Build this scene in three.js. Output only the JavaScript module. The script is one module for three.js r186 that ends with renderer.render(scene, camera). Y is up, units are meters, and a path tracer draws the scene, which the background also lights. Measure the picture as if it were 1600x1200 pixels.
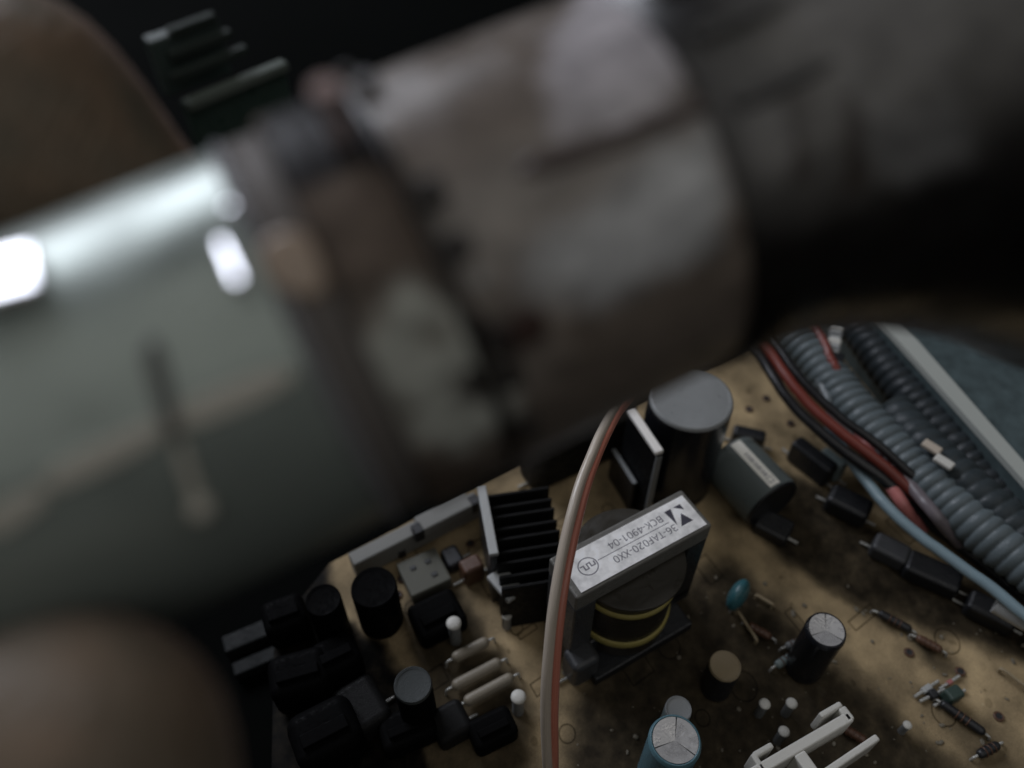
import * as THREE from 'three';
import { RoundedBoxGeometry } from 'three/addons/geometries/RoundedBoxGeometry.js';
import { mergeGeometries, mergeVertices } from 'three/addons/utils/BufferGeometryUtils.js';
import { MarchingCubes } from 'three/addons/objects/MarchingCubes.js';
import { ImprovedNoise } from 'three/addons/math/ImprovedNoise.js';

// ---------------------------------------------------------------- camera, light, exposure
const V = (x, y, z) => new THREE.Vector3(x, y, z);
const scene = new THREE.Scene();
scene.background = new THREE.Color().setRGB(0.0075, 0.0080, 0.0088);
const CAM_H = 0.185, PITCH = THREE.MathUtils.degToRad(48), F = 600 / Math.tan(THREE.MathUtils.degToRad(25));
const camera = new THREE.PerspectiveCamera(50, 4 / 3, 0.005, 20);
camera.position.set(0, CAM_H, 0);
camera.rotation.set(-PITCH, 0, 0);
camera.focus = 0.157;
camera.userData.fStop = 9.5;
camera.updateMatrixWorld(true);
scene.add(camera);
const renderer = new THREE.WebGLRenderer({ antialias: true });
renderer.setSize(1024, 768);
renderer.toneMapping = THREE.LinearToneMapping;
renderer.toneMappingExposure = 1.45;
renderer.shadowMap.enabled = true;

function areaLight(color, intensity, w, h, from, to) {
  const l = new THREE.RectAreaLight(color, intensity, w, h);
  l.position.copy(from); l.lookAt(to); scene.add(l); return l;
}
// a window-like lamp above and behind the set, to the left; an added wide dim area light for ceiling bounce and front fill
const LAMP = V(-0.60, 0.68, -0.76);
areaLight(new THREE.Color().setRGB(0.87, 0.90, 1.0), 5.2, 0.66, 0.50, LAMP, V(0, 0, -0.12));
areaLight(new THREE.Color().setRGB(1.0, 0.98, 0.95), 0.36, 2.4, 2.0, V(0.2, 1.5, 0.5), V(0, 0, -0.12));

// ---------------------------------------------------------------- helpers
const FWD = V(0, -Math.sin(PITCH), -Math.cos(PITCH)), UP = V(0, Math.cos(PITCH), -Math.sin(PITCH)), RIGHT = V(1, 0, 0), EYE = camera.position.clone();
const ray = (px, py) => FWD.clone().addScaledVector(RIGHT, (px - 800) / F).addScaledVector(UP, (600 - py) / F);
const at = (px, py, d) => ray(px, py).multiplyScalar(d).add(EYE);
const on = (px, py, h = 0) => { const r = ray(px, py); return r.multiplyScalar((h - EYE.y) / r.y).add(EYE); };
const depthOf = (p) => p.clone().sub(EYE).dot(FWD);
const mmAt = (p, px) => px * depthOf(p) / F;                       // size in metres of so many pixels at a point
let seed = 7;
const rnd = () => { seed = (seed * 16807) % 2147483647; return seed / 2147483647; };
const noise = new ImprovedNoise();
const fbm = (x, y, z = 0) => { let s = 0, a = 0.5; for (let i = 0; i < 4; i++) { s += a * noise.noise(x, y, z); x *= 2.1; y *= 2.1; z *= 2.1; a *= 0.5; } return s; };

const used = {};
const numbered = (n) => { const k = used[n] = (used[n] ?? -1) + 1; return k ? n + '_' + String(k).padStart(3, '0') : n; };
function tag(o, label, category, group) { o.userData.label = label; o.userData.category = category; if (group) o.userData.group = group; return o; }
function thing(name, label, category, p = V(0, 0, 0), turn = 0, group) {
  const o = new THREE.Group(); o.name = numbered(name); o.position.copy(p); o.rotation.y = turn; scene.add(o); return tag(o, label, category, group);
}
function part(name, geo, m, parent = scene, label) {
  const o = new THREE.Mesh(geo, m); o.name = parent === scene ? numbered(name) : name; o.castShadow = o.receiveShadow = true; parent.add(o);
  if (label) o.userData.label = label; return o;
}
// grey texture of layered noise, for roughness or bump
function noiseTex(n, sx, sy, lo, hi, s0 = 0) {
  const d = new Uint8Array(n * n * 4);
  for (let j = 0; j < n; j++) for (let i = 0; i < n; i++) {
    const v = Math.max(0, Math.min(1, lo + (hi - lo) * (0.5 + 0.9 * fbm(i / n * sx, j / n * sy, s0)))) * 255;
    const k = 4 * (j * n + i); d[k] = d[k + 1] = d[k + 2] = v; d[k + 3] = 255;
  }
  const t = new THREE.DataTexture(d, n, n); t.wrapS = t.wrapT = THREE.MirroredRepeatWrapping; t.magFilter = THREE.LinearFilter; t.needsUpdate = true; return t;
}
// soft-edged mask value of a point against a polygon: 1 well inside, 0 outside, over a width w
function softPoly(x, y, P, w) {
  let inside = false, best = 1e9;
  for (let i = 0, j = P.length - 1; i < P.length; j = i++) {
    const [ax, ay] = P[j], [bx, by] = P[i];
    if ((by > y) !== (ay > y) && x < (ax - bx) * (y - by) / (ay - by) + bx) inside = !inside;
    const dx = bx - ax, dy = by - ay, t = Math.max(0, Math.min(1, ((x - ax) * dx + (y - ay) * dy) / (dx * dx + dy * dy))), ex = x - ax - dx * t, ey = y - ay - dy * t;
    best = Math.min(best, ex * ex + ey * ey);
  }
  const d = (inside ? 1 : -1) * Math.sqrt(best), t = Math.max(0, Math.min(1, 0.5 + d / w)); return t * t * (3 - 2 * t);
}
const grain = noiseTex(256, 14, 14, 0.25, 1.0, 3.3), fineGrain = noiseTex(256, 40, 40, 0.2, 1.0, 8.1);
const panelDust = noiseTex(512, 30, 30, 0.45, 1.0, 2.9); panelDust.repeat.set(9, 9);
const mat = (r, g, b, rough = 0.6, o = {}) => new THREE.MeshPhysicalMaterial({ color: new THREE.Color().setRGB(r, g, b), roughness: rough, roughnessMap: grain, bumpMap: fineGrain, bumpScale: 0.00006, side: THREE.DoubleSide, ...o });
const M = {
  black: mat(0.012, 0.013, 0.015, 0.6), blackGloss: mat(0.010, 0.011, 0.014, 0.35), darkGrey: mat(0.045, 0.047, 0.05, 0.6),
  grey: mat(0.20, 0.21, 0.21, 0.6), paleGrey: mat(0.42, 0.43, 0.42, 0.6), white: mat(0.62, 0.61, 0.56, 0.6), capTop: mat(0.25, 0.26, 0.26, 0.65),
  alu: mat(0.62, 0.61, 0.60, 0.5, { metalness: 0.55 }), steel: mat(0.45, 0.45, 0.45, 0.42, { metalness: 0.8 }), ferrite: mat(0.17, 0.165, 0.15, 0.6, { metalness: 0.2 }),
  blueSleeve: mat(0.10, 0.20, 0.24, 0.45), tealSleeve: mat(0.20, 0.25, 0.25, 0.55), finBlack: mat(0.010, 0.010, 0.010, 0.85, { specularIntensity: 0.25 }), railGrey: mat(0.24, 0.24, 0.225, 0.75, { specularIntensity: 0.4 }), shadeBlack: mat(0.004, 0.004, 0.0042, 0.95, { specularIntensity: 0.05, bumpMap: null }), teal: mat(0.035, 0.12, 0.14, 0.5), tan: mat(0.30, 0.24, 0.15, 0.65), brown: mat(0.10, 0.05, 0.03, 0.55),  // the near-black matte tone carries the shade over the lower left parts
  yellow: mat(0.38, 0.32, 0.10, 0.5), winding: mat(0.022, 0.018, 0.014, 0.55), bobbin: mat(0.036, 0.032, 0.024, 0.6),
  wireCream: mat(0.52, 0.45, 0.37, 0.5), wirePink: mat(0.55, 0.20, 0.14, 0.5), wireRed: mat(0.17, 0.035, 0.024, 0.6), wireRose: mat(0.42, 0.15, 0.14, 0.5), wireBlue: mat(0.19, 0.26, 0.29, 0.5),
  wireGrey: mat(0.17, 0.19, 0.20, 0.5), wireBlack: mat(0.012, 0.012, 0.013, 0.5), hoseGrey: mat(0.10, 0.122, 0.13, 0.7, { specularIntensity: 0.5 }), hoseBlack: mat(0.018, 0.023, 0.026, 0.7, { specularIntensity: 0.4 }),
  solder: mat(0.5, 0.5, 0.47, 0.4, { metalness: 0.4 }), darkGreen: mat(0.035, 0.06, 0.05, 0.6),
};
const box = (w, h, d, r = 0.0004) => new RoundedBoxGeometry(w, h, d, 2, Math.min(r, w / 3, h / 3, d / 3));
const cyl = (r, h, n = 40, r2 = r) => new THREE.CylinderGeometry(r2, r, h, n, 1);
const move = (g, x, y, z) => g.translate(x, y, z);
const lathe = (pts, n = 64) => new THREE.LatheGeometry(pts.map(([x, y]) => new THREE.Vector2(x, y)), n);
const curveOf = (pts) => new THREE.CatmullRomCurve3(pts, false, 'centripetal');
function tube(pts, r, n = 60, k = 12) {                             // long wires get the slight kinks of a real lead
  if (n < 80) return new THREE.TubeGeometry(curveOf(pts), n, r, k, false);
  const c = curveOf(pts), q = []; for (let i = 0; i <= 36; i++) { const p = c.getPointAt(i / 36), e = 0.0006; q.push(p.add(V(fbm(i / 5, r * 9e3, 0.2), fbm(i / 5, r * 9e3, 7.2), fbm(i / 5, r * 9e3, 3.3)).multiplyScalar(e))); }
  return new THREE.TubeGeometry(curveOf(q), n * 2, r, k, false);
}
function prism(pts, y0, y1) {                                       // upright slab over a polygon of world points (x, z)
  const s = new THREE.Shape(pts.map((p) => new THREE.Vector2(p.x, -p.z)));
  const g = new THREE.ExtrudeGeometry(s, { depth: y1 - y0, bevelEnabled: false });
  return g.rotateX(-Math.PI / 2).translate(0, y0, 0);
}

// ---------------------------------------------------------------- setting: cabinet floor, circuit board
const cab = part('cabinet_floor', move(new THREE.BoxGeometry(6, 0.02, 6), 0, -0.032, -0.5), mat(0.0022, 0.0026, 0.0024, 0.95, { specularIntensity: 0.03 }));
cab.userData.kind = 'structure'; cab.userData.label = 'black inside of the cabinet under the board';

const boardPx = [[428, 1010], [470, 935], [515, 880], [762, 752], [1200, 528], [1335, 476], [1690, 880], [1800, 1330], [420, 1420]];
const boardPts = boardPx.map(([x, y]) => on(x, y));
const board = thing('circuit_board', 'tan printed circuit board crowded with parts, filling the lower right', 'circuit board');
{
  const xs = boardPts.map((p) => p.x), zs = boardPts.map((p) => p.z), x0 = Math.min(...xs), x1 = Math.max(...xs), z0 = Math.min(...zs), z1 = Math.max(...zs);
  const W = 2048, H = 1536, cv = document.createElement('canvas'); cv.width = W; cv.height = H;
  const c = cv.getContext('2d');
  const U = (p) => [(p.x - x0) / (x1 - x0) * W, (p.z - z0) / (z1 - z0) * H];
  const toUV = (px) => px.map(([a, b]) => U(on(a, b)));
  const shadeTones = [  // shade below hoses, tube and hand painted in, plus darker board tone
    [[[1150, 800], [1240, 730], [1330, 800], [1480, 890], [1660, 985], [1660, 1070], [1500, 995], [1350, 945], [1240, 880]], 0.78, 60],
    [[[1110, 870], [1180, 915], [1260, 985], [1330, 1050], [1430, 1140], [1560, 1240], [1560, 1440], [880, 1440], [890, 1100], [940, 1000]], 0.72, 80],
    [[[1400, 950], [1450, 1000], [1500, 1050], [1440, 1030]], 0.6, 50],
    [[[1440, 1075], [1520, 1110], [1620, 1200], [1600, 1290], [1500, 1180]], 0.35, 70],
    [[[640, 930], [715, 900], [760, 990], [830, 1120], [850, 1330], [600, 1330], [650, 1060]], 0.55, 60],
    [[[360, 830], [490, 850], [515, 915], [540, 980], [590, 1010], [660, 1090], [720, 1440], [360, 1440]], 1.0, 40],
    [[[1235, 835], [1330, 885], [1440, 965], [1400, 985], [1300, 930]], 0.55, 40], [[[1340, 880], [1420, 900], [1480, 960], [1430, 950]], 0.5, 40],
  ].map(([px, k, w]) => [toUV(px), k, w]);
  c.fillStyle = 'rgb(152,134,104)'; c.fillRect(0, 0, W, H);
  // stains and specks
  for (let i = 0; i < 1100; i++) {
    const u = rnd() * W, v = rnd() * H, r = 1.5 + 12 * rnd() ** 4, k = rnd();
    c.fillStyle = k < 0.55 ? `rgba(52,42,26,${0.06 + 0.22 * rnd()})` : k < 0.85 ? `rgba(176,156,118,${0.08 + 0.25 * rnd()})` : `rgba(190,180,155,${0.1 + 0.3 * rnd()})`;
    c.beginPath(); c.ellipse(u, v, r, r * (0.4 + 0.6 * rnd()), rnd() * 3, 0, 7); c.fill();
  }
  // printed outlines and short legends bars of the component print
  c.strokeStyle = 'rgba(60,50,34,.75)'; c.lineWidth = 3;
  for (let i = 0; i < 90; i++) { const u = rnd() * W, v = rnd() * H, w = 20 + 70 * rnd(), h = 14 + 30 * rnd(); c.save(); c.translate(u, v); c.rotate(-0.55 + (rnd() < 0.5 ? 0 : 1.57)); rnd() < 0.6 ? c.strokeRect(0, 0, w, h) : (c.beginPath(), c.arc(0, 0, h * 0.8, 0, 7), c.stroke()); c.restore(); }
  const cw = 256, ch = 192, cov = new Float32Array(cw * ch);         // coverage of the painted shade and dark tone, soft at its edges
  for (let j = 0; j < ch; j++) for (let i = 0; i < cw; i++) { const x = (i + 0.5) * W / cw, y = (j + 0.5) * H / ch, wx = x + 60 * fbm(x / 130, y / 130, 9.1), wy = y + 60 * fbm(x / 130, y / 130, 2.2); let m = 0; for (const [P, k, w] of shadeTones) m = Math.max(m, k * softPoly(wx, wy, P, w)); cov[j * cw + i] = m; }
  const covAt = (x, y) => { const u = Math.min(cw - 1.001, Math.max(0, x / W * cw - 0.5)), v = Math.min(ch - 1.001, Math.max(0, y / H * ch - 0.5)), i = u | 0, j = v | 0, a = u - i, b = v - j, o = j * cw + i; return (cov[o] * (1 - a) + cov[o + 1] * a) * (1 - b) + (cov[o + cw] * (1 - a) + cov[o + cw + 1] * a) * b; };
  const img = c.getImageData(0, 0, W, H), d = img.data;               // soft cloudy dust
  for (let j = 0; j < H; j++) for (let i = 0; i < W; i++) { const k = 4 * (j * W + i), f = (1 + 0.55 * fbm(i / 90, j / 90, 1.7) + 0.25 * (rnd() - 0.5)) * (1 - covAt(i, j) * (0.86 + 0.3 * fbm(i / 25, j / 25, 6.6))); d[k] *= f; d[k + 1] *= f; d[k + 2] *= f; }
  c.putImageData(img, 0, 0);
  const t = new THREE.CanvasTexture(cv); t.colorSpace = THREE.SRGBColorSpace; t.magFilter = THREE.LinearFilter; t.flipY = false;
  const g = prism(boardPts, -0.0016, 0), P = g.attributes.position, uv = g.attributes.uv;
  for (let i = 0; i < P.count; i++) uv.setXY(i, (P.getX(i) - x0) / (x1 - x0), (P.getZ(i) - z0) / (z1 - z0));
  part('board_sheet', g, new THREE.MeshPhysicalMaterial({ map: t, roughness: 0.75, specularIntensity: 0.15, roughnessMap: grain, side: THREE.DoubleSide }), board);
  // drilled pads: small dark holes in tinned rings that show on the free parts of the board
  const ring = new THREE.TorusGeometry(0.0009, 0.0003, 6, 14).rotateX(Math.PI / 2), hole = cyl(0.0007, 0.0003, 12);
  for (const [x, y] of [[1197, 623], [1235, 662], [1170, 640], [1215, 592], [628, 905], [622, 930], [735, 850], [770, 900], [800, 960], [1420, 1020], [1500, 1050], [1560, 1120]]) {
    const p = on(x, y); const pad = part('pad', ring.clone().translate(p.x, 0.0002, p.z), M.brown, board); part('hole', hole.clone().translate(p.x, 0.0003, p.z), M.black, pad);
  }
}

// ---------------------------------------------------------------- the big tube across the picture
const A0 = at(0, 742, 0.0600), A1 = at(870, 355, 0.0680), AX = A1.clone().sub(A0).normalize();
const TU = EYE.clone().sub(A0); TU.addScaledVector(AX, -TU.dot(AX)).normalize(); const TV = AX.clone().cross(TU).normalize();   // TU faces the camera side
const TQ = new THREE.Matrix4().makeBasis(TV, AX, TU);               // lathe: y along the axis, z towards the eye
const R0 = 0.0152;
function surf(px, py, R = R0) {                                     // where the line of a pixel meets the cylinder: [s, angle]
  const d = ray(px, py).normalize(), o = EYE.clone().sub(A0), da = d.clone().addScaledVector(AX, -d.dot(AX)), oa = o.clone().addScaledVector(AX, -o.dot(AX));
  const a = da.dot(da), b = da.dot(oa), c = oa.dot(oa) - R * R, q = b * b - a * c, t = (-b - Math.sqrt(Math.max(0, q))) / a;
  const p = o.addScaledVector(d, t); return [p.dot(AX), Math.atan2(p.dot(TV), p.dot(TU))];
}
const tubeThing = thing('glossy_tube', 'thick out-of-focus glossy grey tube with dark collar, crossing the photo diagonally', 'tube', A0);
tubeThing.setRotationFromMatrix(TQ);
const tubeMat = (r, g, b, rough, o) => mat(r, g, b, rough, { bumpScale: 0.00003, ...o });
const TM = {
  barrel: tubeMat(0.285, 0.325, 0.30, 0.52, { metalness: 0.45, specularIntensity: 0.6, clearcoat: 0.22, clearcoatRoughness: 0.34 }),
  collar: tubeMat(0.075, 0.058, 0.047, 0.8, { specularIntensity: 0.15 }), sleeve: tubeMat(0.125, 0.105, 0.092, 0.55, { clearcoat: 0.15, clearcoatRoughness: 0.35 }), dark: tubeMat(0.016, 0.013, 0.012, 0.6),
  pinDark: tubeMat(0.06, 0.062, 0.058, 0.6), beadMat: tubeMat(0.2, 0.2, 0.21, 0.7), polished: mat(0.85, 0.86, 0.9, 0.12, { metalness: 0.9, bumpMap: null, roughnessMap: null }), copper: tubeMat(0.30, 0.19, 0.12, 0.5),
  yoke: tubeMat(0.022, 0.020, 0.019, 0.55), coil: tubeMat(0.05, 0.048, 0.046, 0.6),
};
const sL = -0.016, sBead = surf(368, 420)[0], sC0 = surf(428, 235)[0], sC1 = surf(545, 185)[0] , sRing = surf(640, 310)[0], sY = surf(1140, 300)[0], sFl = surf(1250, 420)[0];
const ringProfile = (s0, s1, r, b = 0.0006) => [[r - 0.003, s0], [r - b, s0], [r, s0 + b], [r, s1 - b], [r - b, s1], [r - 0.003, s1]];
part('barrel', lathe([[0.002, sL], [R0 - 0.001, sL], [R0, sL + 0.001], [R0, sBead + 0.0013]], 128), TM.barrel, tubeThing, 'shiny grey-green barrel with bright highlights');
part('bead', lathe(ringProfile(sBead + 0.0011, sBead + 0.0026, R0 + 0.0004), 96), TM.beadMat, tubeThing);
part('barrel_end', lathe([[R0, sBead + 0.0024], [R0 + 0.0001, sBead + 0.0026], [R0 + 0.0001, sC0]], 96), tubeMat(0.13, 0.118, 0.11, 0.9, { specularIntensity: 0.15 }), tubeThing, 'dull grey-tan end of the barrel');
const clampRing = part('clamp_ring', lathe(ringProfile(sRing - 0.0004, sRing + 0.0004, R0 + 0.0010, 0.0002), 96), TM.dark, tubeThing, 'thin black notched ring');
for (const a of [-1.4, -0.95, -0.3, -0.08, 0.3, 0.45, 0.75, 1.15]) { part('notch_tooth', box(0.0020, 0.0014, 0.0010).rotateY(a).translate(Math.sin(a) * (R0 + 0.0016), sRing + 0.0012, Math.cos(a) * (R0 + 0.0016)), TM.dark, clampRing); }
const SRr = R0 + 0.0009, sTop = sFl + 0.034;
// tones and painted reflections of the sleeve, collar and coil carrier, in (angle, length) on the tube
function paintedTones(base, s0, s1, blots) {
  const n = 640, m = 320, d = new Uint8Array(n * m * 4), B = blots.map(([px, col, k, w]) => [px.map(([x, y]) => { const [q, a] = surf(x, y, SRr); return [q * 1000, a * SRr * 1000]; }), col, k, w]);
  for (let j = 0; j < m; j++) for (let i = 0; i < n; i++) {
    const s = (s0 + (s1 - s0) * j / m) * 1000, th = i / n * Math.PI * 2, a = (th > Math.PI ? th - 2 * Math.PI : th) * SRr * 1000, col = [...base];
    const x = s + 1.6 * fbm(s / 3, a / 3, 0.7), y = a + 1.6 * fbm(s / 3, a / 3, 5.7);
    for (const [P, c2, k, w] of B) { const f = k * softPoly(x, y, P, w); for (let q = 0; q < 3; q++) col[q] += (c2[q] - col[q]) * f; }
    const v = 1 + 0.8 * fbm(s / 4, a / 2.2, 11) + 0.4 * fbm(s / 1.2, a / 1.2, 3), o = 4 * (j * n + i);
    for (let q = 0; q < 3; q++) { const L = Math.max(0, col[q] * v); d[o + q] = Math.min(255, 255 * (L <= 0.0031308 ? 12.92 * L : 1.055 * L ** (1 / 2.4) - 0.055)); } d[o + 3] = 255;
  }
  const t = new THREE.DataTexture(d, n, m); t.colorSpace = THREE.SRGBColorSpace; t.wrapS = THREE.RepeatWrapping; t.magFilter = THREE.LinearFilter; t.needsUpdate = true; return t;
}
function ringUV(g, s0, s1, n) { const P = g.attributes.position, uv = g.attributes.uv, k = P.count / (n + 1); for (let i = 0; i < P.count; i++) uv.setXY(i, Math.floor(i / k) / n, (P.getY(i) - s0) / (s1 - s0)); return g; }
const lilacSheen = [0.40, 0.375, 0.39], coolSheen = [0.42, 0.425, 0.43], greenSheen = [0.40, 0.41, 0.37], warm = [0.23, 0.205, 0.18], ink = [0.03, 0.022, 0.018];  // the three lightest tones paint reflections onto the tube
TM.sleeve.map = paintedTones([0.145, 0.12, 0.10], sRing, sTop, [
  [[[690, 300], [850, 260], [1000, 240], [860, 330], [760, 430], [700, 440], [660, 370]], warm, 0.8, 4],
  [[[900, -60], [1060, -60], [1110, 30], [1060, 110], [1050, 170], [950, 205], [865, 210], [850, 100]], lilacSheen, 1, 2.6],
  [[[1060, -60], [1330, -60], [1300, 40], [1190, 60], [1110, 60]], lilacSheen, 0.55, 4],
  [[[1105, 190], [1140, 290], [1130, 365], [1050, 420], [930, 470], [810, 460], [830, 390], [960, 290]], coolSheen, 1, 3.2],
  [[[640, 440], [700, 470], [735, 540], [820, 590], [800, 650], [720, 690], [650, 690], [590, 620], [575, 540]], greenSheen, 0.95, 2.2],
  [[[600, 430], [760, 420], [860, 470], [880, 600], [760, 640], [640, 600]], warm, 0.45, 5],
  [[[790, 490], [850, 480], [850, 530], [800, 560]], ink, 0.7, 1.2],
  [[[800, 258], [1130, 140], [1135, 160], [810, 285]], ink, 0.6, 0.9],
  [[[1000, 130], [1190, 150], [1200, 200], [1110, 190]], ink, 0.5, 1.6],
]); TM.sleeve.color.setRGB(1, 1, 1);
TM.yoke.map = paintedTones([0.011, 0.010, 0.0095], sRing, sTop, [  // near-black base holds the shade on the yoke, grey blots its windings
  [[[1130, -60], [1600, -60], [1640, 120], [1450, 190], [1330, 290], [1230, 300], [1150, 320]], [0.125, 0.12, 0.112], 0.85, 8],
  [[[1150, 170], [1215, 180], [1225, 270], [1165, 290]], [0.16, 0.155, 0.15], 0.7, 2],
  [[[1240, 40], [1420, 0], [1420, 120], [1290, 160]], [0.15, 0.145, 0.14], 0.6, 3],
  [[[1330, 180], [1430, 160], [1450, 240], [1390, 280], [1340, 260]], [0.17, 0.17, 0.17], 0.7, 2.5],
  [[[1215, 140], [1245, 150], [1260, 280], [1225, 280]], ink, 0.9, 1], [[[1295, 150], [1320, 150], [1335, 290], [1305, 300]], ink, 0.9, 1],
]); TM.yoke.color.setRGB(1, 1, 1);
TM.collar.map = paintedTones([0.085, 0.066, 0.053], sC0 - 0.0004, sRing - 0.0004, [  // mottled collar tones with one pale reflection painted in
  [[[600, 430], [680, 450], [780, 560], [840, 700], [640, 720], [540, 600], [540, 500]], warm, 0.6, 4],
  [[[630, 440], [700, 470], [745, 540], [800, 600], [790, 660], [720, 700], [650, 690], [590, 620], [575, 540]], greenSheen, 1, 2],
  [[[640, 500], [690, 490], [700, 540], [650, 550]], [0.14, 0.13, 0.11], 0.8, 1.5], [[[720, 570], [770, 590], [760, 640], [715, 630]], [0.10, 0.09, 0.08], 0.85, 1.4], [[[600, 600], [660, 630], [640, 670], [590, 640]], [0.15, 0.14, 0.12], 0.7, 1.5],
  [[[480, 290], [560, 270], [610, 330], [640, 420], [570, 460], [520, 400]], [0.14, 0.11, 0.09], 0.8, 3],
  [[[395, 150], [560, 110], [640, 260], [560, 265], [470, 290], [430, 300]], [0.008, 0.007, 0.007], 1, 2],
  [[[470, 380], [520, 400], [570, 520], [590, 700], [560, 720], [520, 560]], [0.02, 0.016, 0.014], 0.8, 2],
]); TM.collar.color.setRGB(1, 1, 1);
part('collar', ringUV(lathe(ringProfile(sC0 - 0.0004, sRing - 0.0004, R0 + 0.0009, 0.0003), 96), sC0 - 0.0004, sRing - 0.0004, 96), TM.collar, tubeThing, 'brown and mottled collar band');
part('sleeve', ringUV(lathe([[R0 - 0.003, sRing + 0.0004], [R0 + 0.0007, sRing + 0.0004], [R0 + 0.0009, sRing + 0.0006], [R0 + 0.0009, sY]], 128), sRing, sTop, 128), TM.sleeve, tubeThing, 'brown-grey sleeve with painted pale reflections');
// irregular thin shell lying on the tube, thickness tapering to its rim
function patch(name, px, m, R = R0, h = 0.0003, label) {
  const pts = px.map(([x, y]) => surf(x, y, R)); const n = pts.length, dense = [];
  for (let i = 0; i < n; i++) for (let k = 0; k < 5; k++) { const p0 = pts[(i + n - 1) % n], p1 = pts[i], p2 = pts[(i + 1) % n], p3 = pts[(i + 2) % n], t = k / 5; const f = (j) => 0.5 * (2 * p1[j] + (p2[j] - p0[j]) * t + (2 * p0[j] - 5 * p1[j] + 4 * p2[j] - p3[j]) * t * t + (3 * p1[j] - p0[j] - 3 * p2[j] + p3[j]) * t * t * t); dense.push([f(0), f(1)]); }
  const N = dense.length, c = dense.reduce((s, p) => [s[0] + p[0] / N, s[1] + p[1] / N], [0, 0]), K = 8, pos = [], idx = [];
  for (let k = 0; k <= K; k++) for (let i = 0; i < N; i++) { const f = k / K, s = c[0] + (dense[i][0] - c[0]) * f, a = c[1] + (dense[i][1] - c[1]) * f, r = R + (k === K ? -0.00005 : h); pos.push(Math.sin(a) * r, s, Math.cos(a) * r); }
  for (let k = 0; k < K; k++) for (let i = 0; i < N; i++) { const a = k * N + i, b = k * N + (i + 1) % N; idx.push(a, b, b + N, a, b + N, a + N); }
  const g = new THREE.BufferGeometry(); g.setAttribute('position', new THREE.Float32BufferAttribute(pos, 3)); g.setAttribute('uv', new THREE.Float32BufferAttribute(pos.flatMap((_, i) => i % 3 ? [] : [pos[i] * 20, pos[i + 1] * 20]), 2)); g.setIndex(idx); g.computeVertexNormals();
  return part(name, g, m, tubeThing, label);
}
const SR = R0 + 0.0009;
const TP = { paleTone: tubeMat(0.30, 0.295, 0.305, 0.55), paleTone2: tubeMat(0.24, 0.245, 0.235, 0.55), paleTone3: tubeMat(0.175, 0.16, 0.15, 0.55), seam: tubeMat(0.05, 0.03, 0.025, 0.6), pale: tubeMat(0.50, 0.48, 0.42, 0.5), tanLabel: tubeMat(0.33, 0.25, 0.185, 0.6) };
patch('seam', [[820, 250], [960, 205], [1110, 150], [1120, 165], [970, 230], [830, 275]], TP.seam, SR, 0.0005);
patch('seam', [[840, 480], [850, 520], [800, 545], [790, 500]], TP.seam, SR, 0.0004);
patch('notch', [[735, 480], [760, 500], [755, 520], [735, 510]], TM.dark, SR, 0.0006);
patch('notch', [[730, 575], [748, 580], [745, 615], [728, 605]], TM.dark, SR, 0.0006);
patch('pale_dot', [[738, 425], [762, 425], [762, 445], [738, 445]], TP.paleTone2, SR, 0.0005);
patch('tan_label', [[405, 385], [450, 360], [490, 375], [515, 440], [500, 470], [440, 462], [415, 430]], TP.tanLabel, R0, 0.0006, 'small tan patch beside the collar');
patch('painted_reflection', [[75, 735], [240, 655], [255, 685], [95, 765]], TP.pale, R0, 0.0003);  // these pale strips stand in for reflections on the barrel
patch('painted_reflection', [[268, 640], [430, 575], [450, 605], [290, 672]], TP.pale, R0, 0.0003);
patch('painted_reflection', [[-20, 800], [60, 760], [70, 790], [-10, 840]], TP.pale, R0, 0.0003);
patch('pin', [[225, 545], [250, 540], [285, 680], [265, 685]], TM.pinDark, R0, 0.0006);
patch('pin', [[272, 690], [288, 688], [318, 775], [300, 780]], TP.pale, R0, 0.0006);
{ const [s, a] = surf(313, 786); part('pin_head', new THREE.SphereGeometry(0.0008, 16, 12).translate(Math.sin(a) * (R0 + 0.0006), s, Math.cos(a) * (R0 + 0.0006)), TP.pale, tubeThing); }
// mirror tabs added for the tube highlights, tilted to reflect the lamp
function mirrorTab(name, px, py, w, h, spin, label, lift = 0.0009) {
  const [s, a] = surf(px, py); const local = V(Math.sin(a) * (R0 + lift), s, Math.cos(a) * (R0 + lift)), wp = local.clone().applyMatrix4(TQ).add(A0);
  const n = EYE.clone().sub(wp).normalize().add(LAMP.clone().sub(wp).normalize()).normalize();
  const y = AX.clone().addScaledVector(n, -AX.dot(n)).normalize(), x = y.clone().cross(n);
  const g = box(w, h, 0.0008, 0.0003).rotateZ(spin); g.applyMatrix4(new THREE.Matrix4().makeBasis(x, y, n)); g.translate(wp.x, wp.y, wp.z);
  g.applyMatrix4(new THREE.Matrix4().makeTranslation(A0.x, A0.y, A0.z).multiply(TQ).invert());
  return part(name, g, TM.polished, tubeThing, label);
}
mirrorTab('added_glint_tab', 368, 422, 0.0046, 0.0006, 0.02, 'added mirror tab for the narrow bright reflection');
mirrorTab('added_glint_tab', 370, 343, 0.0007, 0.0007, 0, 'added mirror stud for the tiny bright reflection');
mirrorTab('added_glint_tab', 10, 450, 0.0044, 0.0044, 0.0, 'added mirror plate for the bright reflection at the left edge');
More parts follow.
